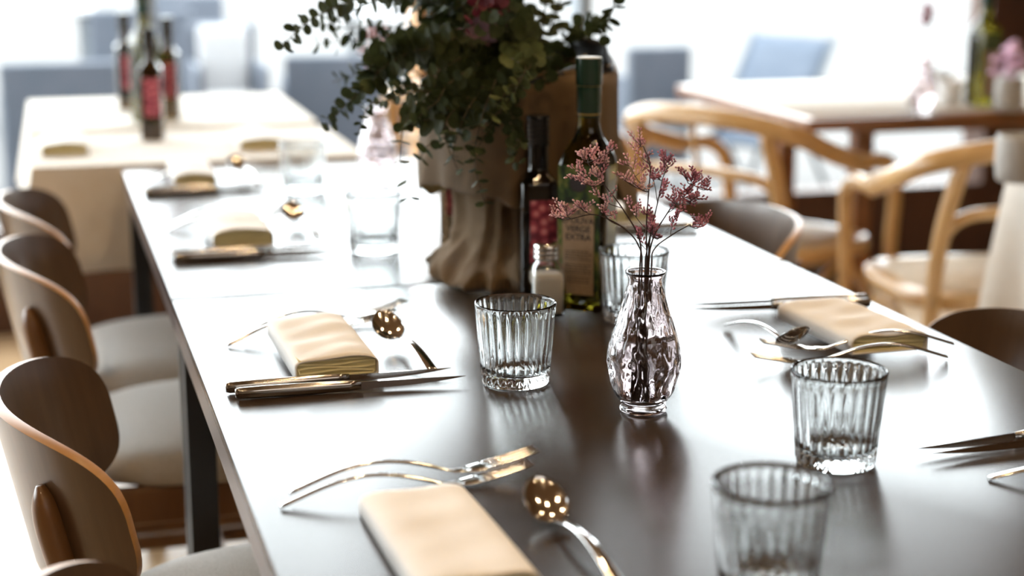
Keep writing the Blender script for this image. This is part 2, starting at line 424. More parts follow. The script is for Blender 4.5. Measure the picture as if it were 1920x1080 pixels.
V1 = make_vase('smoky hammered-glass bud vase in sharp focus, holding the pink sprigs'); V1.location = VB+Vector((0, 0, .0003))
V2B = Vector((.580, 2.875, TT))
V2 = dup(V1, 'blurred smoky glass bud vase behind the trailing eucalyptus leaves', V2B+Vector((0, 0, .0003)), 1.0)

def florets(mb, a, b, n, size, sides=5):
    a = Vector(a); b = Vector(b); d = (b-a).normalized(); u = d.cross(Vector((.3, .9, .2))).normalized(); v = d.cross(u)
    for i in range(n):
        t_ = i/(n-1) if n > 1 else 1; p = a.lerp(b, t_)
        s_ = 1 if i % 2 else -1; an = random.uniform(-.5, .5)
        out = (u*s_*math.cos(an)+v*math.sin(an))
        dr = (d*1.0+out*.75+Vector((0, 0, .45))).normalized(); L = size*random.uniform(.75, 1.2)*(1-.25*t_)
        q = p+out*.0005
        mb.tube([q, q+dr*L*.3, q+dr*L*.72, q+dr*L], [size*.06, size*.19, size*.24, size*.05], sides)
def sprig(base, pts, spikes, label, dark=False, fl=.0046, scale=1.0, rise=None):
    """pts: main stem in (right, up) from the vase rim; spikes: (index, tip right, tip up)."""
    t = thing('dried_flower_sprig', label, 'dried flower', base, group='pink dried flower sprigs')
    W = lambda q: URIGHT*q[0]*scale+Vector((0, 0, .1405+q[1]*scale))+VFWD*(q[2] if len(q) > 2 else 0)
    root = URIGHT*random.uniform(-.010, .010)+VFWD*random.uniform(-.010, .010)+Vector((0, 0, .0135))
    neck = Vector((random.uniform(-.007, .007), random.uniform(-.007, .007), .137))
    path = smoothcurve([root, neck]+[W(p) for p in pts], 5)
    st = MB(); n = len(path); st.tube(path, [.0010-.0005*i/n for i in range(n)], 5)
    bl = MB()
    def near(i): return path[int(5+5*i)] if 5+5*i < n else path[-1]
    for (i, dx, dz) in spikes:
        a = near(i); b = W((dx, dz, random.uniform(-.02, .02))); mid = a.lerp(b, .5)+Vector((0, 0, -.003))+URIGHT*random.uniform(-.003, .003)
        c = smoothcurve([a, mid, b], 4); st.tube(c, .00042, 4)
        L = (b-a).length; k0 = max(.25, 1-.022/max(L, .001))
        florets(bl, a.lerp(b, k0), b, 10, fl)
        for e in range(3):                                        # side twigs with short combs
            q = c[len(c)//2+e] if len(c)//2+e < len(c) else c[-2]
            tip = q+URIGHT*random.uniform(-.011, .011)+Vector((0, 0, random.uniform(.004, .014)))+VFWD*random.uniform(-.009, .009)
            st.tube([q, q.lerp(tip, .5)+Vector((0, 0, -.0006)), tip], .00032, 4); florets(bl, q.lerp(tip, .35), tip, 6, fl*.85)
    st.build('stem', 'fstem', t); bl.build('blossoms', 'floret_dark' if dark else 'floret', t); return t
k = 1/1925.
def K(*l): return [tuple([c[0]*k, c[1]*k]+([c[2]] if len(c) > 2 else [])) for c in l]
def KS(*l): return [(i, x*k, z*k) for i, x, z in l]
sprig(VB, K((-12, 60), (-45, 120), (-80, 165), (-110, 205)), KS((4, -60, 238), (4, -92, 232), (4, -122, 222), (3, -142, 200), (3, -146, 178), (3, -118, 172), (3, -95, 196), (2, -100, 150), (4, -75, 210)), 'pale pink dried sprig leaning left, its fullest heads level with the bottle shoulder')
sprig(VB, K((-14, 50), (-45, 85), (-95, 108), (-140, 100)), KS((4, -174, 103), (4, -160, 112), (4, -150, 128), (2, -88, 128), (3, -132, 130)), 'lowest pink dried sprig reaching far left across the kraft label')
sprig(VB, K((0, 80), (3, 150), (5, 200), (-8, 235)), KS((4, -16, 250), (2, -38, 215), (2, -60, 190), (3, -30, 236), (1, -35, 130), (2, -28, 170)), 'tall thin dried sprig rising straight from the vase, tip highest of all')
sprig(VB, K((8, 70), (20, 130), (28, 175)), KS((3, 28, 222), (3, 42, 222), (2, 0, 212), (3, 16, 180), (2, 40, 165), (1, 8, 120)), 'upright darker mauve sprig right of the tallest one', True)
sprig(VB, K((12, 60), (38, 110), (62, 145), (82, 165)), KS((4, 88, 185), (4, 72, 182), (4, 112, 160), (3, 108, 140), (3, 88, 128), (2, 58, 148), (3, 66, 120), (4, 100, 172), (3, 78, 150)), 'dense dark mauve sprig spreading to the right of the vase', True)
sprig(VB, K((14, 40), (45, 68), (78, 88)), KS((3, 118, 93), (3, 100, 92), (2, 62, 108)), 'low mauve sprig ending in a single comb at far right', True)
sprig(VB, K((2, 40), (8, 70), (14, 85)), KS((2, 10, 92), (1, -14, 78), (2, 26, 60)), 'short sprig in the middle with few closed buds', True)
sprig(V2B, K((-8, 60), (-18, 120), (-15, 190)), KS((3, -20, 270), (3, 0, 260), (2, -45, 230), (2, 20, 240), (3, -60, 210), (3, 35, 225), (1, -30, 160)), 'blurred pink sprig leaning left in the far vase', fl=.007)
sprig(V2B, K((6, 60), (16, 130), (26, 180)), KS((3, 20, 285), (3, 55, 250), (2, 60, 200), (3, 40, 270), (1, 20, 160)), 'blurred pink sprig leaning right in the far vase', fl=.007)

# ------------------------------------------------------------ square bottles
def sqring(w_, z, q, N=48, cx=0):                               # superellipse, q: 1 round .. 0 square
    out = []; e = 2+ (1-q)*7
    for j in range(N):
        a = 2*PI*j/N; c_, s_ = math.cos(a), math.sin(a)
        r = w_/((abs(c_)**e+abs(s_)**e)**(1/e)); out.append((r*c_, r*s_, z))
    return out
def bottle_body(W, H, shoulder, neckr, neckz):
    h = W/2; rings = [sqring(h*.80, .003, .2), sqring(h*.93, .0005, .15), sqring(h*.99, .004, .05), sqring(h, .008, 0)]
    for i in range(1, 5): rings.append(sqring(h, .008+(shoulder-.008)*i/4, 0))
    n = 9
    for i in range(1, n+1):
        t_ = i/n; z = shoulder+(neckz-shoulder)*t_; k_ = .5+.5*math.cos(PI*min(1, t_**.85)); w_ = neckr+(h-neckr)*k_**.8
        rings.append(sqring(w_, z, min(1, t_*1.6)))
    rings.append(sqring(neckr, H, 1)); return MB().loft(rings)
def text_mesh(body, size, loc, rot, parent, name, mat='ink', align='CENTER'):
    c = bpy.data.curves.new(name, 'FONT'); c.body = body; c.size = size; c.align_x = align; c.align_y = 'CENTER'; c.extrude = .0001; c.offset = size*.022
    o = bpy.data.objects.new(name, c); COL.objects.link(o)
    me = bpy.data.meshes.new_from_object(o); bpy.data.objects.remove(o)
    me.materials.append(M[mat]) if not me.materials else None
    me.materials[0] = M[mat]
    o = bpy.data.objects.new(name, me); COL.objects.link(o); o.parent = parent; o.location = loc; o.rotation_euler = rot; return o
def oil_bottle(label, loc, rz, detail=True):
    t = thing('olive_oil_bottle', label, 'bottle', loc, rz)
    W = .060; h = W/2
    bottle_body(W, .262, .178, .0138, .230).build('bottle_glass', 'olive_glass', t, auto=60)
    MB().lathe([(.0148, .238), (.0150, .240), (.0150, .275), (.0162, .277), (.0162, .306), (.0150, .3085), (.001, .3088)][0:], 32).build('bottle_cap', 'cap_green', t, auto=40)
    for z in (.2405, .283-.008): MB().lathe([(.0151, z), (.0153, z), (.0153, z+.0014), (.0151, z+.0014)], 32, cap=False).build('cap_band', 'gold_line', t)
    MB().lathe([(.0152, .3086), (.0152, .3092), (.001, .3094)], 32).build('cap_disc', 'cap_top', t)
    y = -h-.0004
    MB().box((-.0, y, .105), (W-.006, .0006, .152)).build('front_label', 'leafprint', t, smooth=False)
    k_ = MB().box((.0, y-.0006, .078), (W-.019, .0006, .112)).build('kraft_label', 'kraft', t, smooth=False)
    rx = (PI/2, 0, 0)
    if detail:
        for i, s_ in enumerate(('OLI', 'D\'OLIVA', 'VERGE', 'EXTRA')):
            text_mesh(s_, .0108, (0, y-.0010, .1240-.0102*i), rx, t, 'label_text')
        ln = MB()
        for blk, (z0, cnt) in enumerate(((.076, 4), (.059, 4), (.044, 3))):
            for i in range(cnt):
                x = -.017
                while x < .014:
                    wd = random.uniform(.002, .006); ln.box((x+wd/2, y-.0011, z0-i*.0033), (wd, .0002, .0010)); x += wd+.0011
        ln.build('small_print', 'ink', t, smooth=False)
        # dark round emblem among the leaves above the kraft paper
        MB().tube([(0, y-.0004, .1605), (0, y-.0009, .1605)], .0115, 24).build('emblem', 'ink', t, auto=30)
    return t
def vinegar_bottle(label, loc, rz):
    t = thing('vinegar_bottle', label, 'bottle', loc, rz)
    W = .046; h = W/2
    bottle_body(W, .205, .150, .0128, .170).build('bottle_glass', 'dark_glass', t, auto=60)
    prof = [(.0132, .196)]
    for i in range(5): z = .199+i*.006; prof += [(.0150, z), (.0150, z+.0035), (.0141, z+.0045)]
    prof += [(.0150, .229), (.0150, .234), (.0138, .2355), (.001, .2355)]
    MB().lathe(prof, 32).build('bottle_cap', 'cap_black', t, auto=40)
    y = -h-.0004
    MB().box((.004, y, .092), (W-.012, .0006, .080)).build('grape_label', 'grapes', t, smooth=False)
    return t
oil_bottle('tall square olive oil bottle with green capsule and kraft label, right of the vinegar bottle', Vector((.643, 1.888, TT+.0003)), math.radians(-16-24))
vinegar_bottle('slim dark vinegar bottle with a grape label, in front of the burlap sack', Vector((.594, 1.938, TT+.0003)), math.radians(-16+8))
vb = vinegar_bottle('dark vinegar bottle half hidden behind the left of the burlap sack', Vector((.578, 2.293, TT+.0003)), math.radians(-16))

# ------------------------------------------------------------ salt shaker
t = thing('salt_shaker', 'small square glass shaker of pale salt in front of the olive oil bottle', 'salt shaker', Vector((.583, 1.862, TT+.0003)), math.radians(-16+10))
rings = [sqring(.0150, .001, .3), sqring(.0185, .0005, .3), sqring(.0200, .003, .25), sqring(.0205, .012, .25), sqring(.0205, .045, .25), sqring(.0200, .055, .35), sqring(.0175, .062, .6), sqring(.0145, .067, 1), sqring(.0145, .072, 1)]
inn = [sqring(.0128, .072, 1), sqring(.0128, .066, 1), sqring(.0160, .061, .6), sqring(.0185, .054, .35), sqring(.0189, .045, .25), sqring(.0189, .006, .25), sqring(.0165, .0035, .3)]
MB().loft(rings+inn).build('shaker_glass', 'glass', t, auto=60)
MB().loft([sqring(.0160, .0040, .3), sqring(.0184, .0064, .25), sqring(.0184, .045, .25), sqring(.0180, .0520, .35), sqring(.012, .0535, .6)]).build('salt', 'salt', t)
prof = [(.0150, .0690)]
for i in range(3): z = .070+i*.0058; prof += [(.0158, z), (.0172, z+.002), (.0158, z+.0045)]
prof += [(.0158, .0872), (.0140, .0892), (.001, .0896)]
MB().lathe(prof, 32).build('shaker_cap', 'steel', t)

# ------------------------------------------------------------ cutlery
def make_fork(mat='steel'):
    t = thing('fork', '', 'fork', group='steel forks')
    L = .222; h = MB(); N = 22; rings = []
    def zc(s): # centre line height: handle end on the table, arched, neck low, tines curve up
        return .0022+.017*math.sin(PI*min(1, s/.66))**1.1 + (.011*((s-.70)/.30)**1.4 if s > .70 else 0)
    for i in range(N+1):
        s = i/N*.72; wd = .0032+.0010*math.cos(s/.72*PI*1.1) if s < .55 else .0026+.004*((s-.55)/.17)**2*1.3
        th = .0017 if s < .6 else .0013
        rings.append([(s*L, wd*math.cos(2*PI*j/10), zc(s)+th*math.sin(2*PI*j/10)) for j in range(10)])
    h.loft(rings).build('handle', mat, t)
    m = MB()
    m.loft([[(s*L, w_*math.cos(2*PI*j/12), zc(s)+.0011*math.sin(2*PI*j/12)) for j in range(12)] for s, w_ in ((.70, .0065), (.73, .0098), (.77, .0108), (.80, .0104))])
    for q in range(4):
        y = (-1.5+q)*.0058
        m.loft([[(s*L, y*(1-.10*(s-.79)/.21)+w_*.85*math.cos(2*PI*j/8), zc(s)+.0010*math.sin(2*PI*j/8)) for j in range(8)] for s, w_ in ((.785, .0019), (.84, .0017), (.90, .0015), (.96, .0012), (1.0, .0006))])
    m.build('fork_head', mat, t); return t
def make_spoon():
    t = thing('spoon', '', 'spoon', group='steel spoons')
    L = .170; a, b = .0235, .0185; cx = L-a
    m = MB(); nu, nv = 28, 8; vs = []; fs = []
    for side in (0, 1):
        for i in range(nv+1):
            r = i/nv
            for j in range(nu):
                an = 2*PI*j/nu; x = cx+a*r*math.cos(an); y = b*r*math.sin(an)*(1-.08*math.cos(an))
                vs.append((cx-a+(x-cx+a)*.84, y, .0060+(x-cx+a)*.54-.0090*(1-r*r) + (.0009 if side == 0 else 0)*(1 if r < 1 else .6)))
    for side in (0, 1):
        o_ = side*(nv+1)*nu
        for i in range(nv):
            for j in range(nu):
                f = (o_+i*nu+j, o_+i*nu+(j+1) % nu, o_+(i+1)*nu+(j+1) % nu, o_+(i+1)*nu+j)
                fs.append(f if side else tuple(reversed(f)))
    for j in range(nu): fs.append((nv*nu+j, nv*nu+(j+1) % nu, (2*nv+1)*nu+(j+1) % nu, (2*nv+1)*nu+j))
    m.add(vs, fs).build('bowl', 'steel', t)
    N = 20; rings = []; S1 = (L-2*a+.004)/L
    for i in range(N+1):
        s = i/N; x = s*S1*L; z = .0016+.0145*math.sin(PI*min(1, s*.92))**1.1+.0030*s**3
        wd = .0062-.0034*s if s < .9 else .0031+.012*(s-.9); th = .0012+.0005*math.sin(PI*s)
        rings.append([(x, wd*math.cos(2*PI*j/10), z+th*math.sin(2*PI*j/10)) for j in range(10)])
    MB().loft(rings).build('handle', 'steel', t); return t
def make_knife():
    t = thing('table_knife', '', 'knife', group='steel table knives')
    hl = .128; L = .238; rings = []
    for s, w_, h_ in ((0, .0030, .0046), (.004, .0042, .0058), (.03, .0046, .0064), (.08, .0046, .0064), (.115, .0040, .0056), (hl, .0022, .0046)):
        rings.append([(s, w_*math.cos(2*PI*j/14), .0064+h_*math.sin(2*PI*j/14)) for j in range(14)])
    MB().loft(rings).build('handle', 'steel_brushed', t)
    rings = []
    for i in range(13):
        s = i/12; x = hl-.004+(L-hl+.004)*s; top = .0100-.0014*s; bot = .0022+(.0060*s**3.0); th = .0011*(1-.6*s)
        rings.append([(x, th, top), (x, -th, top), (x, -.0002, bot), (x, .0002, bot)])
    MB().loft(rings).build('blade', 'steel', t, auto=30); return t
FORK, SPOON, KNIFE = make_fork(), make_spoon(), make_knife()
def put(proto, a, b, label, zlift=0, pitch=0):
    """handle end at a, towards b (table plane)."""
    d = Vector((b[0]-a[0], b[1]-a[1])); rz = math.atan2(d.y, d.x)
    o = proto if proto['label'] == '' else dup(proto, label)
    o['label'] = label; o.location = (a[0], a[1], TT+.0002+zlift); o.rotation_euler = (0, pitch, rz); return o
# left settings, from the nearest
put(FORK, (.182, 1.297), (.400, 1.318), 'upper of the two crossed forks behind the closest napkin', .0060)
put(FORK, (.172, 1.283), (.388, 1.302), 'lower of the two forks lying behind the closest napkin')
put(SPOON, (.386, 1.052), (.371, 1.22), 'spoon with gold-glinting bowl right of the closest napkin')
put(FORK, (.208, 1.832), (.424, 1.912), 'upper fork under the creased napkin of the second left setting', .0060)
put(FORK, (.190, 1.816), (.409, 1.895), 'lower fork under the creased napkin of the second left setting')
put(SPOON, (.386, 1.636), (.364, 1.80), 'spoon lying across the fork tines beside the creased napkin', .004)
put(KNIFE, (.167, 1.629), (.398, 1.632), 'rear of the two knives before the creased napkin')
put(KNIFE, (.174, 1.606), (.405, 1.598), 'front of the two knives before the creased napkin, handle in the foreground')
put(FORK, (.188, 2.55), (.40, 2.64), 'upper fork of the third left setting, blurred', .0060)
put(FORK, (.18, 2.53), (.39, 2.615), 'lower fork of the third left setting, blurred')
put(SPOON, (.392, 2.395), (.372, 2.56), 'blurred spoon right of the third left napkin', .004)
put(KNIFE, (.170, 2.325), (.39, 2.33), 'rear knife in front of the third left napkin')
put(KNIFE, (.172, 2.300), (.395, 2.292), 'front knife before the third left napkin, dark handle')
put(FORK, (.185, 3.02), (.39, 3.09), 'fork of the farthest left setting')
put(SPOON, (.372, 2.93), (.350, 3.09), 'small looking spoon right of the farthest left napkin', .004)
put(KNIFE, (.168, 2.895), (.39, 2.90), 'rear knife of the farthest left setting')
put(KNIFE, (.169, 2.872), (.393, 2.87), 'front knife of the farthest left setting')
# right settings
put(FORK, (.970, 1.574), (.755, 1.606), 'upper fork right of the long napkin, handle arching to the table edge', .0060)
put(FORK, (.946, 1.546), (.735, 1.574), 'lower fork on the right side, tines hidden behind the tumbler')
put(SPOON, (.768, 1.742), (.792, 1.560), 'spoon propped on the fork tines left of the right-hand napkin', .002, -.03)
put(KNIFE, (.990, 1.808), (.752, 1.838), 'rear knife under the right-hand napkin')
put(KNIFE, (.980, 1.785), (.745, 1.815), 'front knife under the right-hand napkin')
put(KNIFE, (.978, 1.275), (.744, 1.256), 'knife whose tip enters from the right edge, upper one')
put(KNIFE, (.985, 1.255), (.752, 1.240), 'second knife tip entering from the right edge, lower one')
put(SPOON, (.772, 1.184), (.92, 1.12), 'spoon handle entering at the lower right corner')
put(KNIFE, (.975, 2.33), (.76, 2.35), 'blurred knife on the far right of the farther table')

# ------------------------------------------------------------ napkins
def napkin(x0, x1, y0, y1, z0, label, seed, skew=0.0, th=.022, z1=None, crease=1.0):
    """rolled flat napkin: long along Y, open folded end towards the viewer."""
    z1 = z0 if z1 is None else z1
    t = thing('folded_napkin', label, 'napkin', ((x0+x1)/2, (y0+y1)/2, TT+.0003), group='folded cream napkins')
    W, L = x1-x0, y1-y0; rnd = random.Random(seed); ph = [rnd.uniform(0, 6) for _ in range(4)]
    def prof(a, lay, v):
        hw = W/2-lay*.0012; hh = th/2-lay*.0016
        e = 3.2; c_, s_ = math.cos(a), math.sin(a)
        r = 1/((abs(c_)**e+abs(s_)**e)**(1/e)); x = hw*r*c_; z = hh*r*s_
        if s_ > 0:
            wv = crease*(.0014*math.sin(v*11+x*30+ph[0])+.0010*math.sin(v*23-x*45+ph[1]))*(1-abs(x/hw)**3)
            z += wv-.0022*(1-(x/hw)**2)*math.sin(PI*v)*crease*.6 + .0016*math.sin(x*60+ph[2])*(1-abs(x/hw)**2)
            z -= .003*(v**3)
        else: z = -hh+abs(z+hh)*.0+0
        return x, z
    N = 48
    def shell(lay, y_in, name, mat, n=26):
        rings = []
        for i in range(n+1):
            v = i/n; y = -L/2+y_in+(L-y_in)*v
            rings.append([])
            for j in range(N):
                x, z = prof(2*PI*j/N, lay, v)
                rings[-1].append((x+skew*y, y, z+th/2+lay*.0+z0+(z1-z0)*v))
        return rings
    R = shell(0, 0, '', ''); I = shell(1, 0, '', ''); m = MB(); n = len(R)
    vs = [p for r in R for p in r]+[p for r in I for p in r]; fs = []
    off = n*N
    for i in range(n-1):
        for j in range(N):
            q = (j+1) % N; fs.append((i*N+j, i*N+q, (i+1)*N+q, (i+1)*N+j)); fs.append((off+(i+1)*N+j, off+(i+1)*N+q, off+i*N+q, off+i*N+j))
    for j in range(N): q = (j+1) % N; fs.append((j, off+j, off+q, q))
    fs.append(tuple((n-1)*N+j for j in range(N)))
    m.add(vs, fs).build('outer_layer', 'napkin', t)
    # folded inner layers, an S of thin cloth sheets set just inside the open end
    m = MB()
    lay = 5; hw = W/2-.003
    pts = []
    for q in range(lay):
        zz = .0030+(th-.0075)*q/(lay-1); d_ = 1 if q % 2 == 0 else -1
        for i in range(9):
            u = -1+2*i/8; x = d_*u*hw*(1-.03*abs(q-lay/2))
            pts.append((x, zz+.0014*math.sin(3*u+q*1.3+ph[3])*(0 < q < lay-1)))
    Y0 = -L/2+.0022; rings_v = []; fsv = []
    for i, (x, z) in enumerate(pts):
        for yy in (Y0, Y0+.06):
            rings_v.append((x+skew*yy, yy, z+z0))
    for i in range(len(pts)-1): fsv.append((2*i, 2*i+1, 2*i+3, 2*i+2))
    m.add(rings_v, fsv); o = m.build('inner_fold', 'napkin_in', t); solid(o, .0022, 0)
    # soft filling body behind the sheets so the roll is closed
    rings = []
    for yy in (Y0+.004, L/2-.004):
        v = (yy+L/2)/L
        rings.append([])
        for j in range(N):
            x, z = prof(2*PI*j/N, 1.6, v); rings[-1].append((x+skew*yy, yy, z+th/2+z0+(z1-z0)*v))
    MB().loft(rings).build('inner_core', 'napkin_in', t)
    return t
napkin(.234, .324, 1.050, 1.252, .0006, 'closest cream napkin, cut off by the bottom edge beside the gold spoon', 1, -.02, .022, None, .35)
napkin(.238, .326, 1.640, 1.815, .004, 'creased cream napkin of the second left setting, between forks and knives', 2, -.03, .024, .012)
napkin(.232, .320, 2.36, 2.52, .004, 'greyish blurred napkin of the third left setting', 3, -.01, .026, .010, .5)
napkin(.224, .300, 2.93, 3.07, .0006, 'farthest left napkin, small and blurred with a golden end', 4, 0, .026, .012, .4)
napkin(.840, .934, 1.580, 1.738, .002, 'long cream napkin on the right side of the nearer table', 5, -.10, .023, .008, .9)
napkin(.850, .930, 2.395, 2.57, .0006, 'blurred pale napkin glimpsed through the pink sprigs', 6, 0, .024)

# ------------------------------------------------------------ burlap sack planter
SC = Vector((.614, 2.082, TT))
pl = thing('potted_eucalyptus', 'large trailing eucalyptus in a burlap sack, behind the bottles', 'potted plant', SC)
def fold(a, z, s=1.0): return mnoise.noise(Vector((math.cos(a)*2.1*s, math.sin(a)*2.1*s, z*9)))
def ridge(a, z, f, k): return 1-abs(mnoise.noise(Vector((math.cos(a)*f, math.sin(a)*f, z*k)))) *2
def sack_fn(u, v):
    a = 2*PI*u; z = .003+.283*v**1.25
    r = .090+.028*max(0, (z-.10)/.18)
    lo = max(0, 1-z/.085)
    r += .030*math.exp(-((z-.020)/.024)**2)*(.75+.5*ridge(a, z, 1.6, 14))+.016*lo*(ridge(a, z, 3.2, 34)-.5)
    r += .024*lo*max(0, math.cos(a+math.radians(125)))**3
    if z < .008: r -= .015*(1-z/.008)
    r += .006*fold(a, z)+.0060*(ridge(a, z*.35, 3.0, 9)-.5)*(1-v*.4)
    return (r*math.cos(a), r*math.sin(a), z+.006*lo*fold(a, z*3, 2) if z > .012 else z)
o = MB().grid(sack_fn, 160, 60).build('sack_body', 'burlap', pl); solid(o, .0018)
# folded-down collar: hangs from the rim to about a third of the height
def rimz(a):                                                     # rim rises at the far right
    return .262+.030*math.cos(a-math.radians(-5))+.012*math.sin(3*a)
def collar_fn(u, v):
    a = 2*PI*u; top = rimz(a); bot = .118+.016*math.sin(a*2+.6)+.010*fold(a, .3, 2)
    z = top+(bot-top)*v; r = .1265+.004*v+.007*fold(a, z)+.0085*(ridge(a, z*.3, 2.6, 8)-.5)*v
    if v < .06: r -= .006*(1-v/.06)
    return (r*math.cos(a), r*math.sin(a), z)
o = MB().grid(collar_fn, 120, 24).build('sack_collar', 'burlap', pl); solid(o, .002)
# tall flap of sackcloth standing up at the right back
def flap_fn(u, v):
    a = math.radians(-42+95*u); z = .09+(.205*math.sin(PI*(.12+.76*u))**.5)*v
    r = .158-.062*v**1.4+.006*fold(a, z, 2)
    return (r*math.cos(a), r*math.sin(a), z)
o = MB().grid(flap_fn, 40, 24).build('sack_flap', 'burlap', pl); solid(o, .003)
def liner_fn(u, v):
    a = 2*PI*u; top = rimz(a)+.010+.004*math.sin(a*5); z = top-.055*v; r = .119-.002*v+.002*math.sin(a*11)
    return (r*math.cos(a), r*math.sin(a), z)
o = MB().grid(liner_fn, 90, 6).build('pot_liner', 'liner', pl); solid(o, .002)
MB().lathe([(.001, .20), (.114, .20), (.114, .235), (.06, .245), (.001, .248)], 32).build('soil', 'soil', pl)

def leaf(mb, p, n, up, s, cup=.25):
    """round slightly cupped leaf of radius s, from p outwards along up, facing n."""
    up = up.normalized(); n = (n-up*n.dot(up)); n = n.normalized() if n.length > 1e-4 else up.orthogonal().normalized(); r_ = up.cross(n)
    vs = [p+up*s*.95-n*s*cup*.5]; k_ = 9
    for i in range(k_):
        a = 2*PI*i/k_; q = p+up*s*(1-math.cos(a)*1.0)*.98+r_*s*math.sin(a)*(.95-.12*math.cos(a)); vs.append(q+n*s*cup*(.2*math.sin(a*2)))
    mb.add(vs, [(0, 1+i, 1+(i+1) % k_) for i in range(k_)])
def branch(path, s=.0115, step=.0125, mat='leaf', s_end=.55, thick=.0013, rnd=random):
    """path: world points; leaves in opposite turned pairs."""
    P = smoothcurve([Vector(p)-SC for p in path], 8); st = MB(); n = len(P); st.tube(P, [thick*(1-.6*i/n) for i in range(n)], 5)
    b = st.build('branch', 'twig', pl); lv = MB(); acc = 0; turn = rnd.uniform(0, 3); tot = sum((P[i+1]-P[i]).length for i in range(n-1)); run = 0
    for i in range(n-1):
        d = P[i+1]-P[i]; L = d.length; d = d.normalized() if L > 0 else Vector((0, 0, 1)); pos = acc
        while pos < L:
            f = (run+pos)/tot; sz = s*(1-(1-s_end)*f)*rnd.uniform(.85, 1.15)
            o_ = d.orthogonal().normalized(); o_ = Matrix.Rotation(turn, 3, d) @ o_
            for sg in (-1, 1):
                up = (o_*sg+d*rnd.uniform(.15, .6)+Vector((rnd.uniform(-.2, .2), rnd.uniform(-.2, .2), rnd.uniform(-.2, .2))))
                leaf(lv, P[i]+d*pos+o_*sg*.001, d+Vector((rnd.uniform(-.5, .5), rnd.uniform(-.5, .5), rnd.uniform(-.3, .6))), up, sz)
            turn += PI/2+rnd.uniform(-.3, .3); pos += step*rnd.uniform(.8, 1.2)
        acc = pos-L; run += L
    lv.build('leaves', mat, b, smooth=False); return b
def A(*l): return [atd(px, py, d) for px, py, d in l]
rb = random.Random(11)
core = SC+Vector((0, 0, .24))
# the arching branches whose outline shows against the window
branch(A((900, 90, 2.15), (850, -10, 2.13), (760, -30, 2.10), (650, 5, 2.06), (570, 45, 2.02), (528, 92, 2.0)), .0125, .0080, rnd=rb)
branch(A((905, 60, 2.2), (840, 10, 2.15), (730, 0, 2.12), (650, 25, 2.1), (600, 55, 2.1)), .0125, .0085, rnd=rb)
branch(A((920, 130, 2.12), (840, 75, 2.10), (760, 78, 2.06), (700, 120, 2.02), (680, 165, 2.0), (640, 205, 1.98), (607, 243, 1.97)), .0130, .0075, rnd=rb)
branch(A((930, 120, 2.12), (850, 100, 2.08), (780, 95, 2.04), (715, 130, 2.0), (700, 155, 2.0)), .0135, .0075, s_end=.8, rnd=rb)
branch(A((930, 165, 2.1), (850, 185, 2.02), (790, 170, 1.98), (720, 190, 1.95), (690, 200, 1.94), (672, 250, 1.93)), .0115, .0095, s_end=.35, rnd=rb)
branch(A((915, 190, 2.05), (850, 200, 1.98), (800, 225, 1.95), (765, 215, 1.94)), .0140, .0080, s_end=.9, rnd=rb)
branch(A((860, 200, 2.0), (780, 215, 1.96), (757, 240, 1.94), (750, 300, 1.93), (758, 330, 1.93), (770, 380, 1.93)), .0095, .021, s_end=.7, thick=.0009, rnd=rb)
branch(A((870, 240, 1.98), (830, 260, 1.95), (800, 275, 1.94), (788, 300, 1.94)), .009, .016, s_end=.8, thick=.0009, rnd=rb)
branch(A((880, 130, 2.1), (840, 160, 2.02), (790, 160, 1.98), (745, 165, 1.97), (735, 185, 1.97)), .0085, .017, s_end=.9, thick=.0009, rnd=rb)
branch(A((1030, 60, 2.2), (1085, -90, 2.15), (1135, -60, 2.1), (1150, 0, 2.08), (1143, 35, 2.07), (1125, 68, 2.06)), .0110, .014, s_end=.7, rnd=rb)
# front, hanging over the collar
for (p0, p1, p2, p3, mt) in (((930, 150), (905, 215), (890, 300), (910, 385), 'leaf'), ((900, 170), (870, 220), (850, 290), (865, 330), 'leaf'), ((980, 130), (960, 180), (930, 215), (905, 250), 'leaf_pale'),
                             ((960, 110), (985, 125), (975, 150), (945, 190), 'leaf_pale'), ((880, 180), (840, 220), (835, 260), (850, 300), 'leaf'), ((940, 200), (920, 240), (900, 270), (880, 300), 'leaf'),
                             ((1000, 100), (990, 130), (960, 160), (930, 200), 'leaf_pale'), ((960, 240), (975, 265), (955, 285), (975, 310), 'leaf'), ((850, 150), (820, 190), (800, 205), (770, 235), 'leaf')):
    branch(A((950, 90, 2.13), (*p0, 1.97), (*p1, 1.925), (*p2, 1.915), (*p3, 1.915)), .0100, .0140, mt, .6, .0011, rb)
# crown: short arching branches in every direction, dense enough to hide the pot
for i in range(58):
    a = rb.uniform(0, 2*PI); el = rb.uniform(.50, 1.45); L = rb.uniform(.14, .34)*(1 if el > .7 else .62)
    if math.sin(a) < -.2 and el < .8: L *= .8
    base = core+Vector((math.cos(a), math.sin(a), 0))*rb.uniform(.01, .09)+Vector((0, 0, -.02))
    d = Vector((math.cos(a)*math.cos(el), math.sin(a)*math.cos(el), math.sin(el)))
    if d.dot(URIGHT) > .35: continue
    if d.dot(URIGHT) > .12: L *= .5
    if d.dot(VFWD) < -.15: L *= .62
    m1 = base+d*L*.5+Vector((0, 0, .03)); e = base+d*L+Vector((math.cos(a), math.sin(a), 0))*.04+Vector((0, 0, -.035))
    mt = rb.choice(['leaf', 'leaf', 'leaf', 'leaf', 'leaf_mauve' if el > .9 and d.dot(URIGHT) < -.1 else 'leaf', 'leaf', 'leaf_pale' if el < .6 else 'leaf'])
    branch([base, m1, e], rb.uniform(.0115, .0150), .0125, mt, .6, .0014, rb)
branch(A((945, 60, 2.12), (905, 5, 2.0), (885, 20, 1.95), (868, 62, 1.94)), .0075, .017, 'leaf_red', .8, .0011, rb)
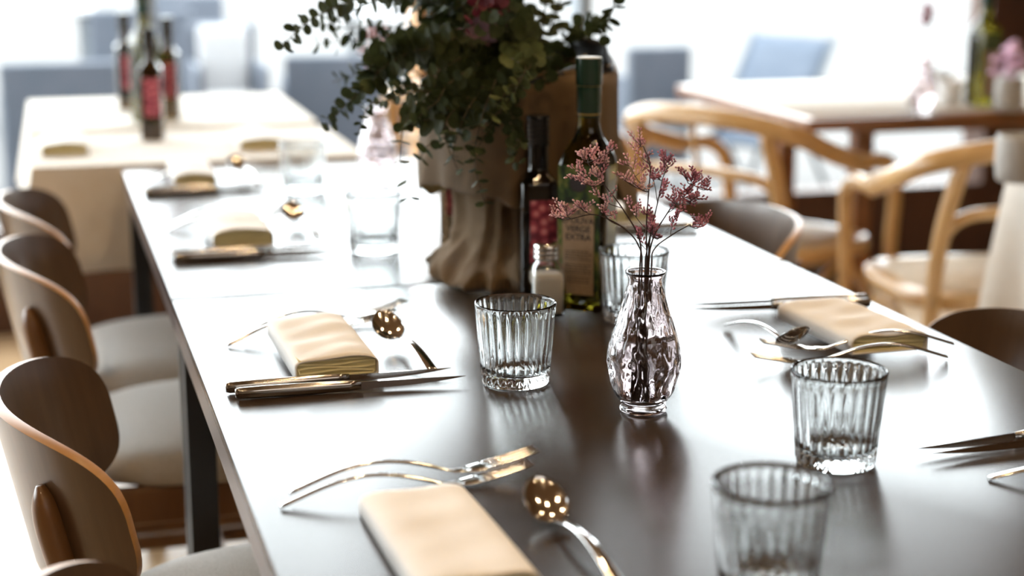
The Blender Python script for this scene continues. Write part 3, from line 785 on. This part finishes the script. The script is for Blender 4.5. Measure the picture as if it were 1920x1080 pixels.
branch(A((950, 20, 2.12), (925, -20, 2.0), (900, -5, 1.95), (893, 20, 1.94)), .0075, .017, 'leaf_red', .8, .0011, rb)

# ------------------------------------------------------------ plywood dining chairs
def make_chair(label):
    """faces +X, origin on the floor under the seat centre."""
    t = thing('dining_chair', label, 'chair', group='walnut dining chairs')
    # low curved backrest: s along its width, v up
    def shell(s, v):
        hh = .087*max(.004, (1-abs(s)**3.3))**(1/3.3)
        zc = .659+.004*(1-s*s); z = zc+(2*v-1)*hh
        y = .205*math.sin(s*1.25)/math.sin(1.25)
        x = -.306+.105*(1-math.cos(s*1.45))/(1-math.cos(1.45)) - .20*(z-.70)
        return (x, y, z)
    o = MB().grid(lambda u, v: shell(-math.cos(PI*u)*.999, .5-.5*math.cos(PI*v)), 48, 20).build('backrest', 'walnut_in', t)
    md = o.modifiers.new('thickness', 'SOLIDIFY'); md.thickness = .012; md.offset = 0; md.material_offset_rim = 1
    bv = o.modifiers.new('soft_edge', 'BEVEL'); bv.width = .0025; bv.segments = 2; bv.limit_method = 'ANGLE'; bv.angle_limit = math.radians(50)
    o.data.materials.append(M['ply_edge'])
    # spine behind the backrest
    for sy in (-1, 1):
        pp = smoothcurve([(-.200, sy*.170, .40), (-.222, sy*.162, .48), (-.246, sy*.152, .565), (-.265, sy*.148, .640), (-.275, sy*.148, .695)], 5); n_ = len(pp)
        MB().tube(pp, [.015]*(n_-4)+[.0145, .0130, .010, .004], 14, 1.25).build('back_post', 'chair_wood', t)
    # upholstered seat
    rings = []
    for i, (k_, z) in enumerate(((.86, .432), (.97, .436), (1.0, .447), (1.0, .460), (.975, .472), (.90, .481), (.75, .487), (.5, .491), (.2, .492))):
        ring = []
        for j in range(56):
            a = 2*PI*j/56; c_, s_ = math.cos(a), math.sin(a); e = 3.0; r = 1/((abs(c_)**e+abs(s_)**e)**(1/e))
            x = .225*k_*r*c_; y = .214*k_*r*s_*(1+.05*c_); ring.append((x, y, z-.006*(x/.225)**2*(1 if x < 0 else .5)))
        rings.append(ring)
    MB().loft(rings).build('seat_cushion', 'seat_fabric', t)
    f = MB()
    f.rbox((.0, .185, .405), (.38, .022, .055), .004, 2); f.rbox((.0, -.185, .405), (.38, .022, .055), .004, 2)
    f.rbox((.185, 0, .405), (.022, .36, .055), .004, 2); f.rbox((-.195, 0, .405), (.022, .36, .055), .004, 2)
    f.build('seat_frame', 'chair_wood', t, auto=40)
    for sx in (-1, 1):
        for sy in (-1, 1):
            MB().tube([(sx*(.20+.03*(sx < 0)), sy*.205, 0), (sx*.19, sy*.190, .25), (sx*.185, sy*.185, .43)], [.012, .016, .018], 12).build('leg', 'chair_wood', t)
    for sy in (-1, 1): MB().rbox((-.002, sy*.197, .20), (.38, .016, .026), .004, 2).build('stretcher', 'chair_wood', t, auto=40)
    MB().rbox((0, 0, .20), (.016, .39, .026), .004, 2).build('stretcher', 'chair_wood', t, auto=40)
    return t
CH0 = make_chair('walnut chair nearest the camera on the left, its back cut off at the bottom')
CH0.location = (.262, 1.075, 0)
dup(CH0, 'walnut chair second from the front on the left, whole curved back in view', (.255, 1.705, 0))
dup(CH0, 'walnut chair third from the front on the left, its grey seat under the table seam', (.245, 2.46, 0))
dup(CH0, 'walnut chair farthest back on the left side of the tables', (.240, 2.918, 0))
dup(CH0, 'dark-backed chair at the right of the nearer table, cut by the right edge', (.872, 1.62, 0), PI)
dup(CH0, 'chair tucked in on the right, its curved back behind the pink sprigs', (.860, 2.45, 0), PI)

# ------------------------------------------------------------ clothed tables and wooden table
def clothed_table(x0, x1, y0, y1, drop, label, flare=.02, z=.755):
    cx, cy = (x0+x1)/2, (y0+y1)/2; W, L = x1-x0, y1-y0
    t = thing('side_table', label, 'table', (cx, cy, 0))
    MB().rbox((0, 0, z-.018), (W-.01, L-.01, .024), .003, 2).build('table_top', 'oak', t, auto=40)
    for sx in (-1, 1):
        for sy in (-1, 1): MB().rbox((sx*(W/2-.05), sy*(L/2-.05), (z-.03)/2), (.04, .04, z-.03), .004, 2).build('leg', 'black_steel', t, auto=40)
    m = MB(); N = 120; rings = []
    def per(a):
        c_, s_ = math.cos(a), math.sin(a); k_ = min((W/2)/max(abs(c_), 1e-6), (L/2)/max(abs(s_), 1e-6)); return Vector((c_*k_, s_*k_, 0))
    for v in [0, .02, .1, .3, .55, .8, 1.0]:
        ring = []
        for j in range(N):
            a = 2*PI*j/N; p = per(a); d = p.normalized(); ph = math.atan2(p.y, p.x)
            wv = math.sin(ph*18)*.010*v*(drop/.4)
            corner = (abs(math.sin(2*math.atan2(p.y/L, p.x/W))))**6
            p = p+d*(.004+flare*v*(.5+corner*2.2)+wv); p.z = z-.002-drop*v-(0 if v else -.0035); ring.append(p)
        rings.append(ring)
    m.loft([[Vector((p.x*.6, p.y*.6, z+.0015)) for p in rings[0]]]+rings, cap=False)
    c = len(m.v); m.v.append((0, 0, z+.0015)); m.f += [(c, j, (j+1) % N) for j in range(N)]
    o = m.build('tablecloth', 'cloth', None, auto=50); solid(o, .0015, 1); o.location = (cx, cy, 0)
    return t, o
_, c1 = clothed_table(-.015, .62, 3.225, 3.69, .20, 'table beyond the far end of the dark dining tables'); tag(c1, 'cream cloth hanging from the table right behind the dark tables', 'tablecloth')
_, c2 = clothed_table(-.02, .62, 3.785, 4.42, .20, 'farthest table in the left row, standing by the window'); tag(c2, 'overexposed white cloth on the farthest left table', 'tablecloth')
_, c3 = clothed_table(1.735, 2.40, 2.44, 2.66, .70, 'narrow serving table at the right edge, under a long cloth', .035); tag(c3, 'long beige cloth falling to the floor at the right edge', 'tablecloth')
t = thing('wooden_table', 'brown wooden table behind the bentwood armchairs', 'table', (2.62, 3.95, 0))
MB().rbox((0, 0, .735), (1.74, .84, .03), .004, 2).build('table_top', 'brown_wood', t, auto=40)
MB().rbox((0, 0, .704), (1.30, .50, .036), .004, 2).build('apron', 'brown_wood', t, auto=40)
for sx in (-1, 1):
    for sy in (-1, 1): MB().rbox((sx*.62, sy*.22, .36), (.05, .05, .72), .004, 2).build('leg', 'brown_wood', t, auto=40)
m = MB().rbox((0, 0, 0), (1.68, .78, .003), .0012, 2).build('table_glare', 'cloth', None); m.location = (2.62, 3.95, .752+.0003); tag(m, 'thin white sheet added as window glare over the brown wooden table', 'tablecloth')  # white sheet added for the overexposed window reflection on the glossy top

# things on the far tables
def far_bottle(kind, px, py, label, h=1.0, rz=0):
    p = at(px, py, .7575)
    if kind == 'oil': return oil_bottle(label, p, rz, False)
    return vinegar_bottle(label, p, rz)
far_bottle('oil', 277, 228, 'tallest green bottle of the group on the far left table', rz=.3)
far_bottle('vin', 320, 222, 'blurred bottle right of the tallest one on the far left table', rz=-.3)
far_bottle('vin', 240, 205, 'blurred bottle left of the tallest one on the far left table', rz=.1)
far_bottle('vin', 288, 262, 'short looking bottle in front of the group on the far left table', rz=-.2)
far_bottle('oil', 1838, 196, 'olive green bottle standing on the right wooden table', rz=.2)
def far_napkin(px, py, label, seed):
    p = at(px, py, .757); n_ = napkin(p.x-.045, p.x+.045, p.y, p.y+.2, .0075, label, seed, 0, .024, None, .4); return n_
far_napkin(122, 292, 'tiny blurred napkin on the clothed table, left one', 8)
far_napkin(492, 282, 'tiny blurred napkin on the clothed table, right one', 9)
p = at(1727, 214, .754); V3 = dup(V1, 'blurred clear bud vase on the right wooden table', p, 2.0)
sprig(p, K((-3, 60), (-2, 110), (0, 150)), KS((3, -6, 230), (3, 6, 225), (3, 0, 200), (2, -10, 170), (2, 10, 180)), 'dark upright sprig in the vase on the right wooden table', True, .009)
def cup(px, py, z, label, s=1.0, first=[None]):
    p = at(px, py, z)
    if first[0] is None:
        t = thing('cup', label, 'cup', p, group='white cups')
        MB().lathe([(.004, .002), (.024, .001), (.028, .006), (.038, .060), (.036, .061), (.026, .010), (.004, .008)], 32).build('cup_body', 'porcelain', t)
        MB().tube(smoothcurve([(.034, 0, .05), (.055, 0, .048), (.056, 0, .028), (.030, 0, .018)], 5), .003, 8).build('cup_handle', 'porcelain', t)
        first[0] = t; return t
    return dup(first[0], label, p)
cup(1778, 196, .754, 'white cup left of the olive green bottle on the right wooden table')
cup(1756, 178, .754, 'white cup behind the other one on the wooden table')
def jar(p, r, h, mat, name, label, cat):
    t = MB().lathe([(r*.8, 0), (r*.92, .004), (r, h*.3), (r, h*.9), (r*.94, h), (r*.86, h), (r*.9, h*.85), (r*.85, .01), (.001, .009)], 32).build(name, mat); t.location = p; return tag(t, label, cat)
jar(at(1908, 340, .757), .042, .085, 'grey_pot', 'ceramic_pot', 'grey ceramic pot on the cloth at the right edge', 'pot')
jp = at(1890, 208, .754); jar(jp, .035, .08, 'grey_pot', 'flower_pot', 'small pot of pale pink flowers on the wooden table', 'pot')
m = MB()
for i in range(26):
    a = random.uniform(0, 6.3); r = random.uniform(0, .05); q = Vector((math.cos(a)*r, math.sin(a)*r, .09+random.uniform(0, .075)))
    m.lathe([(.001, -.008), (.012, -.002), (.013, .005), (.002, .009)], 7, c=q)
    m.tube([(0, 0, .02), q*.6+Vector((0, 0, .01)), q], .0012, 4)
o = m.build('flower_bunch', 'pink_petal'); o.location = jp; tag(o, 'blurred bunch of pale pink flowers before the brown wood pier', 'flowers')

# ------------------------------------------------------------ bentwood armchairs
def make_armchair(label):
    """faces +Y, origin on the floor under the seat centre."""
    t = thing('bentwood_armchair', label, 'armchair', group='light bentwood armchairs')
    bow = [(-.255, .02, .66), (-.262, -.12, .70), (-.235, -.225, .745), (-.13, -.285, .775), (0, -.300, .782), (.13, -.285, .775), (.235, -.225, .745), (.262, -.12, .70), (.255, .02, .66)]
    c = smoothcurve(bow, 5); MB().tube(c, .015, 10, 1.6).build('back_rail', 'brown_wood' if False else 'oak', t)
    for sx in (-1, 1):
        c = smoothcurve([(sx*.255, .02, .66), (sx*.255, .12, .655), (sx*.250, .19, .62), (sx*.242, .212, .54), (sx*.235, .215, .40), (sx*.235, .225, 0)], 5)
        MB().tube(c, [.015]*10+[.016]*(len(c)-10), 10, 1.3).build('arm', 'oak', t)
        c = smoothcurve([(sx*.215, -.26, 0), (sx*.205, -.215, .40), (sx*.20, -.235, .60), (sx*.175, -.262, .755)], 5)
        MB().tube(c, .016, 10, 1.3).build('rear_leg', 'oak', t)
    hoop = smoothcurve([(-.205, -.225, .46), (-.20, -.232, .58), (-.165, -.245, .635), (-.08, -.262, .65), (.08, -.262, .65), (.165, -.245, .635), (.20, -.232, .58), (.205, -.225, .46)], 5)
    MB().tube(hoop, .012, 10, 1.3).build('back_hoop', 'oak', t)
    MB().tube([(0, -.30, .78), (0, -.268, .65)], .007, 8).build('back_spindle', 'oak', t)
    rings = []
    for k_, z in ((.96, .432), (1, .438), (1, .458), (.97, .464)):
        rings.append([(.235*k_*math.cos(a)/((abs(math.cos(a))**3.5+abs(math.sin(a))**3.5)**(1/3.5)), .22*k_*math.sin(a)/((abs(math.cos(a))**3.5+abs(math.sin(a))**3.5)**(1/3.5)), z) for a in [2*PI*j/40 for j in range(40)]])
    MB().loft(rings).build('seat_frame', 'oak', t)
    rings = [[(p[0]*.86, p[1]*.86, z) for p in rings[0]] for z in (.462, .467)]
    MB().loft(rings).build('cane_seat', 'cane', t)
    for sx in (-1, 1):
        c = smoothcurve([(sx*.236, .212, .20), (sx*.225, .10, .36), (sx*.215, 0, .415), (sx*.212, -.10, .36), (sx*.212, -.235, .20)], 5)
        MB().tube(c, .010, 8).build('side_brace', 'oak', t)
    c = smoothcurve([(-.21, -.225, .25), (-.12, -.225, .385), (0, -.225, .41), (.12, -.225, .385), (.21, -.225, .25)], 5)
    MB().tube(c, .010, 8).build('rear_brace', 'oak', t)
    return t
AC = make_armchair('bentwood armchair in the middle background with its open back to the camera'); AC.location = (1.95, 3.06, 0); AC.rotation_euler.z = math.radians(-8)
dup(AC, 'bentwood armchair turned sideways, its rounded back right of the flowers', (1.68, 3.62, 0), math.radians(-58))
dup(AC, 'bentwood armchair half hidden behind the sackcloth flap', (1.22, 4.25, 0), math.radians(-60))

# ------------------------------------------------------------ terrace furniture outside
def lounge(label, loc, rz, s=1.0):
    t = thing('outdoor_armchair', label, 'outdoor armchair', loc, rz, 'blue-grey terrace armchairs')
    MB().rbox((0, 0, .24), (.80, .76, .16), .03, 3).build('seat_base', 'blue_fabric', t, auto=40)
    for sx in (-1, 1): MB().rbox((sx*.42, 0, .33), (.10, .80, .56), .03, 3).build('armrest', 'blue_fabric', t, auto=40)
    MB().rbox((0, .38, .42), (.92, .12, .72), .03, 3).build('backrest', 'blue_fabric', t, auto=40)
    MB().rbox((0, -.03, .39), (.72, .66, .14), .05, 4).build('seat_cushion', 'white_out', t)
    MB().rbox((0, .26, .60), (.66, .14, .34), .05, 4).build('back_cushion', 'white_out', t)
    for sx in (-1, 1):
        for sy in (-1, 1): MB().tube([(sx*.40, sy*.33, -.06), (sx*.40, sy*.33, .18)], .02, 8).build('leg', 'alu', t)
    return t
G = -.06
def gp(px, py, z=G): p = at(px, py, z); return Vector((p.x, p.y, 0))
def outp(px, Y):
    r = ray(px, 100); q = r*(Y/r.y); return Vector((q.x, Y, 0))
L0 = lounge('long low blue-grey terrace armchair at far left beyond the window', outp(125, 7.5), math.radians(180)); L0.scale = (.62, .55, .78)
for px, Y, rz, sx, sz, lb in ((265, 8.3, 178, .52, 1.0, 'blue-grey terrace armchair behind the green bottles'), (425, 7.4, 0, .34, .95, 'terrace armchair with white cushions above the napkins'),
                      (350, 9.4, 170, .5, 1.02, 'blue-grey terrace armchair right behind the white-cushioned one'),
                      (640, 7.9, 174, .62, .74, 'terrace armchair seen under the long eucalyptus arch'), (1200, 7.4, 184, .34, .80, 'grey-blue terrace armchair right of the burlap flap')):
    o = dup(L0, lb, outp(px, Y), math.radians(rz)); o.scale = (sx, .55, sz)
def sling(label, loc, rz):
    t = thing('deck_chair', label, 'deck chair', loc, rz)
    def surf(u, v):
        x = -.30+.6*u
        if v < .5: q = v/.5; return (x, -.42+.50*q, .36-.10*q)
        q = (v-.5)/.5; return (x, .08+.34*q, .26+.72*q)
    o = MB().grid(surf, 6, 16).build('sling_seat', 'blue_light', t); solid(o, .012, 0)
    for sx in (-1, 1):
        MB().tube([(sx*.31, -.44, .37), (sx*.31, .08, .27), (sx*.31, .43, 1.0)], .016, 8).build('side_rail', 'grey_out', t)
        MB().tube([(sx*.33, -.38, -.06), (sx*.33, -.10, .58), (sx*.33, .26, .60)], .016, 8).build('front_leg', 'grey_out', t)
        MB().tube([(sx*.33, .40, -.06), (sx*.33, .05, .56)], .016, 8).build('rear_leg', 'grey_out', t)
    return t
o = sling('blue sling deck chair outside, above the bentwood armchairs', outp(1395, 6.9), math.radians(-66)); o.scale = (.80, .80, .68)
def out_table(label, loc, W=1.0, D=.8):
    t = thing('terrace_table', label, 'outdoor table', loc, 0, 'terrace tables')
    MB().rbox((0, 0, .66), (W, D, .04), .008, 2).build('table_top', 'white_out', t, auto=40)
    for sx in (-1, 1):
        for sy in (-1, 1): MB().rbox((sx*(W/2-.06), sy*(D/2-.06), .29), (.05, .05, .70), .005, 2).build('leg', 'grey_out', t, auto=40)
    return t
T0 = out_table('white terrace table at far left, behind the low armchair', outp(20, 10.5))
dup(T0, 'white terrace table outside behind the eucalyptus', outp(820, 9.5))

# drop prototypes that were never placed
for o in list(COL.objects):
    if o.get('label') == '': bpy.data.objects.remove(o)
